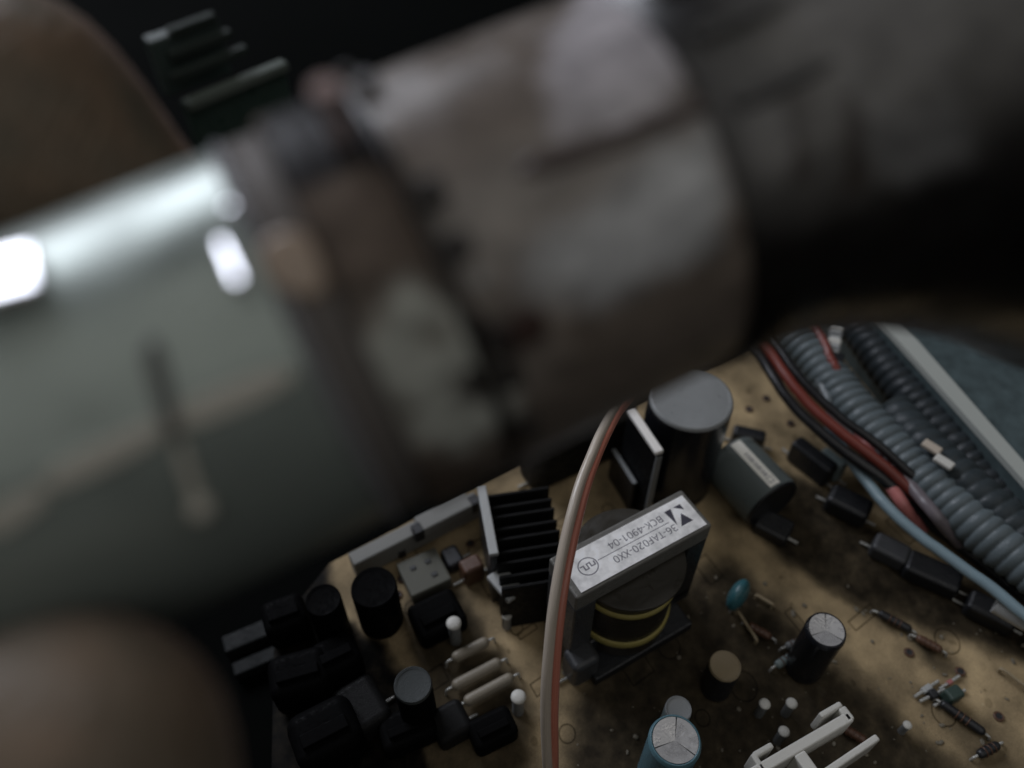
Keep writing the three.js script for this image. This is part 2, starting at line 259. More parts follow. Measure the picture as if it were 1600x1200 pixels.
// clamp screw standing out of the collar
{ const [s, a] = surf(602, 190, SR); const g = mergeGeometries([move(cyl(0.0006, 0.0034, 16), 0, 0.0017, 0), move(cyl(0.0009, 0.0010, 16), 0, 0.0036, 0)]).rotateX(Math.PI / 2).rotateY(a + 0.05).translate(Math.sin(a) * SR, s - 0.003, Math.cos(a) * SR); part('screw', g, mat(0.35, 0.25, 0.23, 0.8, { specularIntensity: 0.3 }), tubeThing); }
// flaring coil carrier at the right
const flare = []; for (let i = 0; i <= 30; i++) { const s = sFl + i * 0.0011; flare.push([SR + 0.0006 + 0.0190 * (i / 30) ** 1.7, s]); }
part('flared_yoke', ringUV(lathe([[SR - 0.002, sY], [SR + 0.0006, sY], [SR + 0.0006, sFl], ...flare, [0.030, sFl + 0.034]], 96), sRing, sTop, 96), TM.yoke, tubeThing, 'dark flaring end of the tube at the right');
for (let i = 0; i < 6; i++) { const a = -1.7 + i * 0.31, pts = []; for (let k = 0; k <= 6; k++) { const r = SR + 0.0007 + (k > 2 ? 0.0190 * ((k - 2) / 6) ** 1.7 : 0); pts.push(V(Math.sin(a) * r, sY + 0.0015 + k * 0.0042, Math.cos(a) * r)); } part('coil_winding', tube(pts, 0.0006, 24, 8), TM.coil, tubeThing); }

// ---------------------------------------------------------------- hand holding the tube
{
  const J = (x, y, d, r) => ({ p: at(x, y, d), r: r / 1000 });
  const thumb = [J(-620, 1850, 0.060, 13.5), J(-60, 1760, 0.051, 11.2), J(80, 1480, 0.0475, 9.3), J(112, 1200, 0.0470, 8.5)];
  const index = [J(-950, 640, 0.086, 12), J(-420, 150, 0.080, 11.2), J(5, 208, 0.0750, 10.9), J(215, 345, 0.0820, 8.4)];
  const middle = [J(-1000, 820, 0.088, 12), J(-420, 480, 0.096, 10.5), J(-60, 600, 0.0965, 9.4), J(120, 640, 0.0930, 8.2)];
  const ring = [J(-1000, 1000, 0.087, 11.5), J(-430, 860, 0.094, 10), J(-120, 860, 0.0925, 9), J(20, 850, 0.0900, 7.8)];
  const pinky = [J(-980, 1180, 0.084, 10.5), J(-480, 1190, 0.086, 8.8), J(-240, 1150, 0.0845, 8), J(-120, 1100, 0.0830, 7)];
  const wrist = J(-1750, 1750, 0.072, 21), palmC = J(-1150, 1150, 0.078, 17);
  const bones = [];
  for (const f of [thumb, index, middle, ring, pinky]) { for (let i = 0; i < 3; i++) bones.push([f[i], f[i + 1]]); bones.push([{ p: f[0].p, r: f[0].r }, wrist]); }
  bones.push([index[0], pinky[0]], [palmC, wrist], [thumb[0], index[0]], [thumb[0], palmC]);
  const lo = V(1, 1, 1).multiplyScalar(9), hi = lo.clone().negate();
  for (const b of bones) for (const e of b) { lo.min(e.p.clone().subScalar(e.r + 0.004)); hi.max(e.p.clone().addScalar(e.r + 0.004)); }
  const c = lo.clone().add(hi).multiplyScalar(0.5), half = Math.max(hi.x - lo.x, hi.y - lo.y, hi.z - lo.z) / 2 * 1.04, N = 112;
  const mc = new MarchingCubes(N, new THREE.MeshBasicMaterial(), false, false, 400000); mc.isolation = 0; mc.reset();
  const q = V(), ab = V(), ap = V();
  for (let k = 0; k < N; k++) for (let j = 0; j < N; j++) for (let i = 0; i < N; i++) {
    q.set(c.x + (i - N / 2) / (N / 2) * half, c.y + (j - N / 2) / (N / 2) * half, c.z + (k - N / 2) / (N / 2) * half);
    let acc = 0; const kk = 0.0028; let best = 1;
    for (const [a, b] of bones) { ab.subVectors(b.p, a.p); ap.subVectors(q, a.p); const t = Math.max(0, Math.min(1, ap.dot(ab) / ab.dot(ab))); const d = Math.sqrt(Math.max(1e-12, ap.addScaledVector(ab, -t).lengthSq())) - (a.r + (b.r - a.r) * t); if (d < best) best = d; acc += Math.exp(-Math.min(60, d / kk)); }
    let d = best > 0.02 ? best : -kk * 0.55 * Math.log(Math.max(1e-30, acc));
    d = Math.max(d, best - 0.0022);
    mc.field[i + j * N + k * N * N] = -d * 100;
  }
  mc.update();
  const n = mc.count, pos = new Float32Array(n * 3), uv = new Float32Array(n * 2);
  for (let i = 0; i < n; i++) { for (let m = 0; m < 3; m++) pos[3 * i + m] = c.getComponent(m) + mc.positionArray[3 * i + m] * half; uv[2 * i] = pos[3 * i] * 60 + pos[3 * i + 2] * 20; uv[2 * i + 1] = pos[3 * i + 1] * 60 + pos[3 * i + 2] * 30; }
  let g = new THREE.BufferGeometry(); g.setAttribute('position', new THREE.BufferAttribute(pos, 3)); g = mergeVertices(g, 1e-5); g.computeVertexNormals();
  const P = g.attributes.position, U2 = new Float32Array(P.count * 2); for (let i = 0; i < P.count; i++) { U2[2 * i] = P.getX(i) * 60 + P.getZ(i) * 20; U2[2 * i + 1] = P.getY(i) * 60 + P.getZ(i) * 30; } g.setAttribute('uv', new THREE.BufferAttribute(U2, 2));
  const C = new Float32Array(P.count * 3); for (let i = 0; i < P.count; i++) { const f = fbm(P.getX(i) * 160, P.getY(i) * 160, P.getZ(i) * 160), e = fbm(P.getX(i) * 700, P.getY(i) * 700, P.getZ(i) * 700), v = 1 + 0.35 * f + 0.25 * e; C[3 * i] = 0.155 * v * (1 + 0.3 * f); C[3 * i + 1] = 0.118 * v; C[3 * i + 2] = 0.084 * v * (1 - 0.15 * f); } g.setAttribute('color', new THREE.BufferAttribute(C, 3));
  const handBase = index[0].p.clone(); g.translate(-handBase.x, -handBase.y, -handBase.z);
  const hand = thing('person', 'bare hand at the left gripping the tube, thumb below and finger above', 'person', handBase);
  part('hand', g, mat(1, 1, 1, 0.85, { vertexColors: true, bumpMap: noiseTex(256, 60, 30, 0.1, 1, 5.5), bumpScale: 0.00018, specularIntensity: 0.4, sheen: 0.9, sheenColor: new THREE.Color().setRGB(0.6, 0.42, 0.38), sheenRoughness: 0.5 }), hand);
}

// ---------------------------------------------------------------- board components
function rimTop(r, h) { return lathe([[0, h], [r * 0.86, h], [r * 0.92, h + 0.0004], [r * 0.98, h + 0.0002], [r, h - 0.0006]], 48); }
function capacitor(label, px, py, rpx, h, sleeve, topMat, vents = true, lean = [0, 0]) {
  const top = on(px, py, h), r = mmAt(top, rpx), t = thing('capacitor', label, 'capacitor', V(top.x, 0, top.z), 0);
  t.rotation.set(lean[0], 0, lean[1]);
  part('can', lathe([[0, 0], [r * 0.96, 0], [r, 0.0006], [r, 0.0022], [r * 0.96, 0.0028], [r, 0.0035], [r, h - 0.0006], [r * 0.97, h]], 56), sleeve, t);
  if (vents) {
    part('sleeve_rim', lathe([[r * 0.84, h - 0.0006], [r * 0.88, h + 0.0003], [r * 0.96, h + 0.0003], [r + 0.0001, h - 0.0008]], 48), sleeve, t);
    for (let k = 0; k < 3; k++) {                                    // scored vent: three sectors, each a touch tilted
      const a0 = k * 2.094 + 0.7, pts = [0, h - 0.00005, 0], idx = [], n = 14;
      for (let i = 0; i <= n; i++) { const a = a0 + 0.03 + i / n * 2.034; pts.push(Math.cos(a) * r * 0.87, h + 0.00012 + 0.0003 * Math.cos(a - a0 - 1.0), Math.sin(a) * r * 0.87); if (i < n) idx.push(0, i + 2, i + 1); }
      const g = new THREE.BufferGeometry(); g.setAttribute('position', new THREE.Float32BufferAttribute(pts, 3)); g.setAttribute('uv', new THREE.Float32BufferAttribute(pts.flatMap((_, i) => i % 3 ? [] : [pts[i] * 50, pts[i + 2] * 50]), 2)); g.setIndex(idx); g.computeVertexNormals(); part('vent_sector', g, topMat, t);
    }
    part('vent_base', cyl(r * 0.9, 0.0004, 40).translate(0, h - 0.0005, 0), M.grey, t);
  } else part('top_disc', rimTop(r, h), topMat, t);
  return t;
}
capacitor('largest upright black capacitor with plain grey top, below the tube', 1080, 622, 66, 0.034, M.blackGloss, M.capTop, false);
capacitor('upright blue capacitor with bright vented top, at the bottom edge', 1055, 1157, 41, 0.021, M.blueSleeve, M.alu);
capacitor('slim teal-grey capacitor standing behind the blue capacitor', 1060, 1108, 21, 0.017, M.tealSleeve, M.capTop, false);
capacitor('upright black capacitor with silver vented top beside the pale board lane', 1291, 985, 31, 0.019, M.blackGloss, M.alu);
capacitor('short tan-topped capacitor in front of the transformer', 1133, 1040, 25, 0.012, M.black, M.tan, false);
capacitor('dark round capacitor at left end of board, between bare tan strips', 584, 918, 36, 0.016, M.shadeBlack, M.shadeBlack, false);
capacitor('dark capacitor at the far left corner of the board', 505, 938, 28, 0.016, M.shadeBlack, M.shadeBlack, false);
capacitor('dim grey-topped capacitor in the deep shade below the board strips', 645, 1070, 30, 0.020, M.shadeBlack, mat(0.06, 0.066, 0.066, 0.8, { specularIntensity: 0.3 }), false);

{ // capacitor lying on its side with a white label strip
  const h = 0.0085, a = on(1138, 712, h), b = on(1206, 785, h), r = 0.0080, dir = b.clone().sub(a), L = dir.length();
  const t = thing('capacitor', 'grey-green capacitor lying on its side with a white label strip', 'capacitor', V(a.x, h - 0.0005, a.z), Math.atan2(-dir.z, dir.x));
  const turn = (g) => g.rotateZ(-Math.PI / 2);
  part('can', turn(lathe([[0, 0], [r * 0.9, 0], [r, 0.0008], [r, 0.0022], [r * 0.95, 0.0028], [r, 0.0036], [r, L]], 48)), mat(0.12, 0.142, 0.14, 0.6, { specularIntensity: 0.6 }), t);
  part('end_face', turn(lathe([[r, L], [r * 0.97, L + 0.0006], [r * 0.86, L + 0.0006], [r * 0.84, L + 0.0002], [0, L + 0.0002]], 48)), M.black, t, 'black end of the lying capacitor');
  const lab = []; const n = 10, a0 = -0.12, a1 = 0.27, idx = [];
  for (let i = 0; i <= n; i++) for (const x of [0.0012, L - 0.0006]) { const q = a0 + (a1 - a0) * i / n; lab.push(x, Math.cos(q) * (r + 0.00012), Math.sin(q) * (r + 0.00012)); }
  for (let i = 0; i < n; i++) idx.push(2 * i, 2 * i + 2, 2 * i + 1, 2 * i + 1, 2 * i + 2, 2 * i + 3);
  const cv = document.createElement('canvas'); cv.width = 256; cv.height = 64; const c = cv.getContext('2d'); c.fillStyle = '#f2f0e6'; c.fillRect(0, 0, 256, 64); c.fillStyle = 'rgba(90,90,95,.55)'; for (let i = 0; i < 9; i++) c.fillRect(70 + i * 15, 18, 8 + (i % 3) * 2, 24); c.strokeStyle = 'rgba(90,90,95,.6)'; c.lineWidth = 4; c.strokeRect(212, 16, 26, 30);
  const tx = new THREE.CanvasTexture(cv); tx.colorSpace = THREE.SRGBColorSpace;
  const uv = []; for (let i = 0; i <= n; i++) uv.push(0, i / n, 1, i / n);
  const g = new THREE.BufferGeometry(); g.setAttribute('position', new THREE.Float32BufferAttribute(lab, 3)); g.setAttribute('uv', new THREE.Float32BufferAttribute(uv, 2)); g.setIndex(idx); g.computeVertexNormals();
  part('label_strip', g, new THREE.MeshStandardMaterial({ map: tx, roughness: 0.6, side: THREE.DoubleSide }), t);
}

{ // transformer with printed label on its core
  const h = 0.035, q = [[1066, 763], [1113, 821], [899, 937], [859, 872]].map(([x, y]) => on(x, y, h));
  const ctr = q.reduce((s, p) => s.addScaledVector(p, 0.25), V(0, 0, 0)), lx = q[0].clone().add(q[1]).sub(q[2]).sub(q[3]).multiplyScalar(0.5), sz = q[1].clone().add(q[2]).sub(q[0]).sub(q[3]).multiplyScalar(0.5);
  const L = lx.length(), D = sz.length(), t = thing('transformer', 'black transformer with printed white label and two yellow tape bands', 'transformer', V(ctr.x, 0, ctr.z), Math.atan2(-lx.z, lx.x));
  const core = part('core', box(L, 0.0055, D, 0.0006).translate(0, h - 0.00275, 0), M.ferrite, t);
  part('core_leg', box(0.0055, 0.024, D * 0.98, 0.0005).translate(L / 2 - 0.0028, h - 0.0175, 0), M.black, t);
  part('core_leg', box(0.0055, 0.024, D * 0.98, 0.0005).translate(-L / 2 + 0.0028, h - 0.0175, 0), M.darkGrey, t);
  part('core_base', box(L, 0.0055, D * 0.98, 0.0006).translate(0, 0.0055, 0), M.black, t);
  const rw = 0.0118;
  part('bobbin_flange', lathe([[0, h - 0.0062], [rw + 0.0004, h - 0.0062], [rw + 0.0006, h - 0.007], [rw + 0.0004, h - 0.0078], [0, h - 0.0078]], 64), M.bobbin, t);
  part('winding', cyl(rw - 0.0008, h - 0.0113, 64).translate(0, (h - 0.0078 + 0.0035) / 2, 0), M.winding, t);
  for (const [y, w] of [[h - 0.0120, 0.0014], [h - 0.0255, 0.0020]]) part('tape_band', lathe([[rw - 0.0008, y - w / 2], [rw - 0.0003, y - w / 2 + 0.0001], [rw - 0.0003, y + w / 2 - 0.0001], [rw - 0.0008, y + w / 2]], 64), M.yellow, t);
  part('terminal_base', box(L * 0.8, 0.0032, D + 0.012, 0.0005).translate(0, 0.0016, 0), M.black, t);
  // label
  const W = 1024, H = 300, cv = document.createElement('canvas'); cv.width = W; cv.height = H; const c = cv.getContext('2d');
  c.fillStyle = '#fdfcfa'; c.fillRect(0, 0, W, H); c.save(); c.translate(W, H); c.rotate(Math.PI);
  c.fillStyle = '#67656f'; c.font = '78px sans-serif'; c.textBaseline = 'middle';
  c.fillText('36-TAF020-XX0', 190, 98, 590); c.fillText('BCK-4901-04', 232, 212, 500);
  c.strokeStyle = '#74727a'; c.lineWidth = 6; c.beginPath(); c.moveTo(215, 156); c.lineTo(800, 156); c.stroke();
  c.lineWidth = 8; c.beginPath(); c.arc(880, 150, 68, 0, 7); c.stroke(); c.lineWidth = 9;
  c.beginPath(); c.moveTo(828, 172); c.lineTo(828, 140); c.lineTo(858, 140); c.lineTo(858, 172); c.lineTo(882, 172); c.lineTo(882, 132); c.lineTo(908, 132); c.lineTo(908, 168); c.lineTo(936, 168); c.stroke();
  c.fillStyle = '#4c4a55';
  for (const p of [[[60, 80], [160, 80], [100, 175]], [[60, 190], [60, 245], [120, 245]], [[140, 245], [195, 245], [178, 105]]]) { c.beginPath(); p.forEach(([x, y], i) => i ? c.lineTo(x, y) : c.moveTo(x, y)); c.fill(); }
  c.restore();
  const img = c.getImageData(0, 0, W, H), d = img.data; for (let j = 0; j < H; j++) for (let i = 0; i < W; i++) { const k = 4 * (j * W + i), f = 0.95 + 0.25 * fbm(i / 70, j / 70, 4.4); d[k] *= f; d[k + 1] *= f; d[k + 2] *= f; } c.putImageData(img, 0, 0);
  const tx = new THREE.CanvasTexture(cv); tx.colorSpace = THREE.SRGBColorSpace;
  part('label', new THREE.PlaneGeometry(L * 0.925, D * 0.80).rotateX(-Math.PI / 2).translate(0.0002, h + 0.0002, 0.0004), new THREE.MeshStandardMaterial({ map: tx, roughness: 0.5, side: THREE.DoubleSide }), core, 'white label with grey printing, upside down');
}

{ // slanting metal heat sink plate with a bright top edge, beside the large capacitor
  const h = 0.030, a = on(985, 640, h), b = on(1031, 708, h), dir = b.clone().sub(a), L = dir.length(), t = thing('metal_plate', 'thin dark upright metal plate with bright top edge, left of largest capacitor', 'metal plate', V(a.x, 0, a.z), Math.atan2(-dir.z, dir.x));
  part('plate', box(L + 0.0005, h - 0.0006, 0.0012, 0.0002).translate(L / 2, h / 2 - 0.0003, 0), mat(0.006, 0.0065, 0.0075, 0.9, { specularIntensity: 0.15 }), t);
  part('bright_edge', box(L, 0.0014, 0.0022, 0.0004).translate(L / 2, h - 0.0001, 0), mat(0.92, 0.89, 0.84, 0.5), t);
  part('side_edge', box(0.0008, h - 0.001, 0.0015, 0.0002).translate(L, h / 2 - 0.0006, 0), M.grey, t);
  const p2 = thing('small_plate', 'low thin dark plate seen faintly behind the pink wire', 'metal plate', on(968, 770), Math.atan2(-dir.z, dir.x));
  part('plate', box(0.012, 0.012, 0.001, 0.0002).translate(0, 0.006, 0), M.black, p2); part('edge', box(0.012, 0.0004, 0.0012, 0.0001).translate(0, 0.0121, 0), M.grey, p2);
}
{ // finned heat sink
  const h = 0.022, a = on(752, 760, h), b = on(772, 868, h), dir = b.clone().sub(a), L = dir.length(), ang = Math.atan2(-dir.z, dir.x), t = thing('heat_sink', 'black finned heat sink with pale front edge, left of the transformer', 'heat sink', V(a.x, 0, a.z), ang);
  part('front_edge', box(L, 0.0012, 0.0022, 0.0003).translate(L / 2, h, 0), M.paleGrey, t, 'pale top edge');
  part('back_plate', box(L, h - 0.0006, 0.0018, 0.0003).translate(L / 2, h / 2 - 0.0003, 0), M.black, t);
  const n = V(-dir.z, 0, dir.x).normalize();                           // direction across the plate
  for (let i = 0; i < 9; i++) part('fin', box(0.0009, h - 0.003 - 0.001 * (i % 2), 0.016, 0.0003).translate(0.001 + i * 0.0031, h / 2 - 0.0015, -0.0085), M.finBlack, t);
  part('foot_flange', box(0.008, 0.0016, 0.005, 0.0004).rotateY(0.5).translate(L + 0.0035, h - 0.0075, -0.002), M.paleGrey, t);
}
{ // grey rail along the back edge of the board
  const h = 0.007, a = on(548, 874, h), b = on(745, 775, h), dir = b.clone().sub(a), L = dir.length(), t = thing('grey_rail', 'pale grey plastic rail along the back edge of the board', 'rail', V(a.x, 0, a.z), Math.atan2(-dir.z, dir.x));
  part('strip', box(L, h, 0.004, 0.0005).translate(L / 2, h / 2, 0), M.railGrey, t);
  part('raised_block', box(L * 0.42, 0.003, 0.0048, 0.0005).translate(L * 0.72, h + 0.0005, 0.0008), M.railGrey, t);
  for (const x of [0.49, 0.95]) part('dark_clip', box(0.0025, 0.004, 0.003, 0.0003).translate(L * x, h + 0.0005, 0.002), M.black, t);
}
{ // grey connector and its dark neighbours on the bare strip
  const t = thing('socket', 'square olive-grey socket with small slots on the bare tan board', 'socket', on(664, 905), 0.48);
  part('body', box(0.0105, 0.004, 0.0100, 0.0004).translate(0, 0.002, 0), mat(0.12, 0.12, 0.10, 0.75, { specularIntensity: 0.4 }), t);
  for (const [x, z] of [[-0.002, -0.002], [0.002, -0.002], [0.002, 0.002]]) part('slot', box(0.0015, 0.0006, 0.0012, 0.0002).translate(x, 0.004, z), M.darkGrey, t);
}
const lump = (name, label, cat, px, py, w, h, d, turn, m, group) => { const t = thing(name, label, cat, on(px, py), turn, group); part('body', box(w, h, d, Math.min(w, h, d) * 0.25).translate(0, h / 2, 0), m, t); if (m !== M.shadeBlack) { part('lead', cyl(0.00035, 0.003, 8).rotateZ(1.57).translate(w / 2 + 0.001, 0.0006, 0), M.solder, t); part('lead', cyl(0.00035, 0.003, 8).rotateZ(1.57).translate(-w / 2 - 0.001, 0.0006, 0), M.solder, t); } else part('top_ridge', box(w * 0.7, 0.0012, d * 0.25, 0.0003).translate(0, h + 0.0004, d * 0.1), M.shadeBlack, t); return t; };
lump('chip', 'small black chip beside the upper left corner of the grey socket', 'chip', 624, 860, 0.0022, 0.003, 0.0050, 0.5, M.black);
lump('chip', 'small black chip right of the grey socket', 'chip', 708, 880, 0.0045, 0.004, 0.0060, 0.5, M.black);
lump('film_capacitor', 'brown box capacitor right of the grey socket', 'capacitor', 738, 902, 0.0055, 0.007, 0.0045, 0.5, M.brown);
lump('black_module', 'black block below the grey socket', 'module', 685, 975, 0.012, 0.006, 0.010, 0.5, M.shadeBlack);
lump('film_capacitor', 'flat black box capacitor right of the lying capacitor', 'capacitor', 1262, 735, 0.013, 0.008, 0.0045, -0.9, M.black);
lump('film_capacitor', 'small grey box capacitor beneath the red and black wires', 'capacitor', 1292, 738, 0.0075, 0.007, 0.004, -0.9, M.tealSleeve);
lump('black_module', 'black block behind the largest capacitor and lying capacitor', 'module', 1165, 695, 0.009, 0.006, 0.004, -0.3, M.black);
lump('black_module', 'added black block deepening the shade under the lower end of the blue-grey wire', 'module', 1450, 905, 0.013, 0.005, 0.007, -0.55, M.black);  // this and the next three are added to stand in for hose shade
lump('black_module', 'added black block deepening the shade between lying capacitor and blue-grey wire', 'module', 1320, 800, 0.011, 0.006, 0.007, -0.6, M.black);
lump('black_module', 'added black block deepening the shade just above the bend of the blue-grey wire', 'module', 1385, 870, 0.009, 0.005, 0.006, -0.6, M.darkGrey);
lump('black_module', 'added black block deepening the shade nearest the right edge beneath the blue-grey wire', 'module', 1540, 965, 0.011, 0.005, 0.006, -0.6, M.black);
lump('dark_block', 'long dark block behind the finned heat sink, just under the tube', 'component', 900, 722, 0.032, 0.020, 0.009, 0.5, M.finBlack);
lump('coil', 'dark coil block in front of the lying capacitor', 'coil', 1205, 830, 0.009, 0.004, 0.007, -0.6, M.black);
lump('black_module', 'dim black block left of transformer base', 'module', 905, 1050, 0.007, 0.010, 0.006, 0.5, M.darkGrey);
for (const [x, y, w, h, d, r, m, label] of [[455, 985, 0.010, 0.010, 0.009, 0.4, 'shadeBlack', 'black block at the dim left corner of the board'], [535, 1050, 0.010, 0.011, 0.009, 0.5, 'shadeBlack', 'tall black block in shade below the bare tan strips'], [480, 1080, 0.013, 0.012, 0.010, 0.3, 'shadeBlack', 'black block in the deep shade right of the thumb'], [570, 1120, 0.010, 0.008, 0.012, 0.6, 'finBlack', 'dark block left of the dim grey-topped capacitor'], [640, 1150, 0.012, 0.007, 0.008, 0.4, 'shadeBlack', 'black block in front of the dim grey-topped capacitor'], [520, 1170, 0.014, 0.013, 0.012, 0.5, 'shadeBlack', 'large black block near the bottom edge right of the thumb'], [705, 1140, 0.008, 0.006, 0.008, 0.5, 'finBlack', 'dark block below the pale bar resistors'], [770, 1150, 0.010, 0.006, 0.007, 0.45, 'shadeBlack', 'black block left of the wire at the bottom edge']]) lump('dark_block', label, 'component', x, y, w, h, d, r, M[m]);
// white power resistors, three bars side by side
const bars = [[735, 1014, 0.0095, 'upper of three pale tan bars below the dark block'], [745, 1052, 0.0125, 'middle of three pale tan bars below the dark block'], [764, 1076, 0.0125, 'lowest of three pale tan bars below the dark block']];
for (const [x, y, L, label] of bars) { const t = thing('bar_resistor', label, 'resistor', on(x, y, 0.003).setY(0), 0.50, 'pale bar resistors left of the wire'); part('body', new THREE.CapsuleGeometry(0.0013, L - 0.0026, 6, 16).rotateZ(Math.PI / 2).translate(0, 0.0026, 0), mat(0.24, 0.21, 0.16, 0.6), t); for (const s of [-1, 1]) part('lead', tube([V(s * L / 2, 0.0026, 0), V(s * (L / 2 + 0.0012), 0.0024, 0), V(s * (L / 2 + 0.0016), 0, 0)], 0.0003, 12, 8), M.solder, t); }

// small pale posts
for (const [x, y, r, h, label] of [[1195, 1100, 9, 0.006, 'left of two tiny pale posts above the white bracket'], [1237, 1099, 9, 0.006, 'right of two tiny pale posts above the white bracket'], [1225, 1143, 9, 0.006, 'tiny pale post just above the white bracket arm'], [810, 1089, 12, 0.008, 'white post beside the pale bar resistors'], [709, 974, 12, 0.009, 'white post on the black block below the socket'], [1418, 1133, 7, 0.004, 'tiny pale blue post on the dark board area at lower right'], [792, 962, 8, 0.006, 'small pale post on bare board right of the black block']]) {
  const p = on(x, y, h), t = thing('small_post', label, 'post', V(p.x, 0, p.z), 0, 'tiny pale posts on the board'), rr = mmAt(p, r);
  part('stem', cyl(rr * 0.8, h, 20).translate(0, h / 2, 0), M.grey, t); part('head', new THREE.SphereGeometry(rr, 20, 12, 0, 7, 0, 1.6).scale(1, 0.55, 1).translate(0, h, 0), M.white, t);
}
{ // teal disc capacitor
  const p = on(1153, 930, 0.006), t = thing('disc_capacitor', 'dark teal disc capacitor right of the transformer', 'capacitor', V(p.x, 0, p.z), 0.9);
  part('disc', new THREE.SphereGeometry(0.0042, 32, 20).scale(1, 1, 0.5).translate(0, 0.0062, 0), M.teal, t);
  for (const x of [-0.0016, 0.0016]) part('lead', cyl(0.0003, 0.003, 8).translate(x, 0.0014, 0), M.solder, t);
}
{ // white plastic bracket at the bottom edge
  const h = 0.016, mid = on(1255, 1160, h), e = on(1330, 1118, h), w = on(1190, 1200, h), dir = e.clone().sub(w), L = dir.length(), t = thing('white_bracket', 'white plastic bracket with hooked end at the bottom edge of the photo', 'bracket', V(w.x, 0, w.z), Math.atan2(-dir.z, dir.x));
  const k = 0.0021, bar = (name, x0, z0, x1, z1, th = k) => { const dx = x1 - x0, dz = z1 - z0, l = Math.hypot(dx, dz); return part(name, box(l, h * 0.45, th, 0.0004).rotateY(Math.atan2(-dz, dx)).translate((x0 + x1) / 2, h - h * 0.225, (z0 + z1) / 2), M.white, t); };
  bar('main_bar', -0.004, 0, L, 0); bar('hook', L - 0.0005, -0.0022, L - 0.0005, 0.0008, 0.0018); bar('hook', L - 0.0055, -0.0028, L, -0.0028, 0.0012);
  bar('cross_arm', 0.0085, 0.001, 0.0085, 0.012, 0.0026); bar('side_bar', 0.0095, 0.0062, L + 0.002, 0.0056, 0.0014); bar('short_arm', 0.0002, -0.0026, 0.0048, -0.0026, 0.0012); bar('short_arm', 0.0002, -0.003, 0.0002, 0.001, 0.0012);
  part('foot', box(0.0026, h, 0.0026, 0.0003).translate(0.0085, h / 2 - 0.001, 0.006), M.white, t);
}
// small parts scattered over the lower right of the board
{
  const res = (x, y, turn, m, label, L = 0.006) => { const t = thing('small_resistor', label, 'resistor', on(x, y), turn, 'small resistors scattered on the board'); part('body', new THREE.CapsuleGeometry(0.0010, L - 0.002, 5, 12).rotateZ(Math.PI / 2).translate(0, 0.0014, 0), m, t); for (const s of [-1, 1]) part('lead', tube([V(s * L / 2, 0.0014, 0), V(s * (L / 2 + 0.001), 0.0012, 0), V(s * (L / 2 + 0.0013), 0, 0)], 0.0003, 8, 6), M.solder, t); for (const bx of [-0.0012, 0, 0.0012]) part('colour_band', new THREE.TorusGeometry(0.00102, 0.00016, 6, 16).rotateY(Math.PI / 2).translate(bx, 0.0014, 0), M.brown, t); };
  res(1395, 975, -0.6, M.black, 'black resistor on the bare lane right of the silver capacitor', 0.008);
  res(1448, 1010, -0.6, M.brown, 'brown resistor on the bare lane, lower right');
  res(1500, 1125, -0.75, M.black, 'black resistor near the pale speckled board at right', 0.010);
  res(1225, 1035, 0.5, M.tealSleeve, 'bluish resistor between the tan-topped and silver-topped capacitors');
  res(1185, 990, -0.6, M.brown, 'brown resistor below the teal disc capacitor');
  res(1240, 1010, 0.3, M.grey, 'grey resistor left of the silver-topped capacitor', 0.005);
  res(1330, 1150, -0.6, M.brown, 'brown resistor right of the white bracket hook');
  res(1540, 1175, 0.4, M.black, 'black resistor at the bottom right corner');
  lump('chip', 'dark green chip on the speckled board at lower right', 'chip', 1482, 1092, 0.004, 0.004, 0.003, 0.4, M.darkGreen);
  lump('chip', 'tiny white chip left of the dark green chip', 'chip', 1446, 1078, 0.0026, 0.0012, 0.0014, 0.5, M.paleGrey);
  lump('chip', 'tiny pinkish chip above the dark green chip', 'chip', 1482, 1068, 0.0014, 0.0012, 0.001, 0.5, M.wireRose);
  lump('chip', 'small dark chip between white and green chips', 'chip', 1455, 1088, 0.002, 0.002, 0.002, 0.4, M.black);
  for (const [x0, y0, x1, y1, label] of [[1150, 960, 1180, 1005, 'bent jumper wire below the teal disc capacitor'], [1180, 935, 1205, 950, 'short jumper wire right of the teal disc capacitor'], [1560, 1050, 1600, 1080, 'jumper wire near the right edge of the board']]) { const a = on(x0, y0), b = on(x1, y1), o = part('jumper_wire', tube([a.clone(), a.clone().setY(0.0016), a.clone().lerp(b, 0.5).setY(0.0018), b.clone().setY(0.0016), b.clone()], 0.0004, 30, 8), M.tan); tag(o, label, 'wire', 'bare jumper wires on the board'); }
  // solder splashes and crumbs of dirt, too many to count
  const bits = []; for (let i = 0; i < 130; i++) { const p = on(880 + rnd() * 720, 900 + rnd() * 330), s = 0.00015 + 0.0005 * rnd() ** 3; bits.push(new THREE.IcosahedronGeometry(s, 0).scale(1, 0.6, 1 + rnd()).rotateY(rnd() * 6).translate(p.x, s * 0.4, p.z)); }
  const crumbs = part('dust_crumbs', mergeGeometries(bits), mat(0.17, 0.15, 0.11, 0.8)); crumbs.userData.kind = 'stuff'; tag(crumbs, 'pale crumbs of dust on the lower right of the board', 'dust');
}

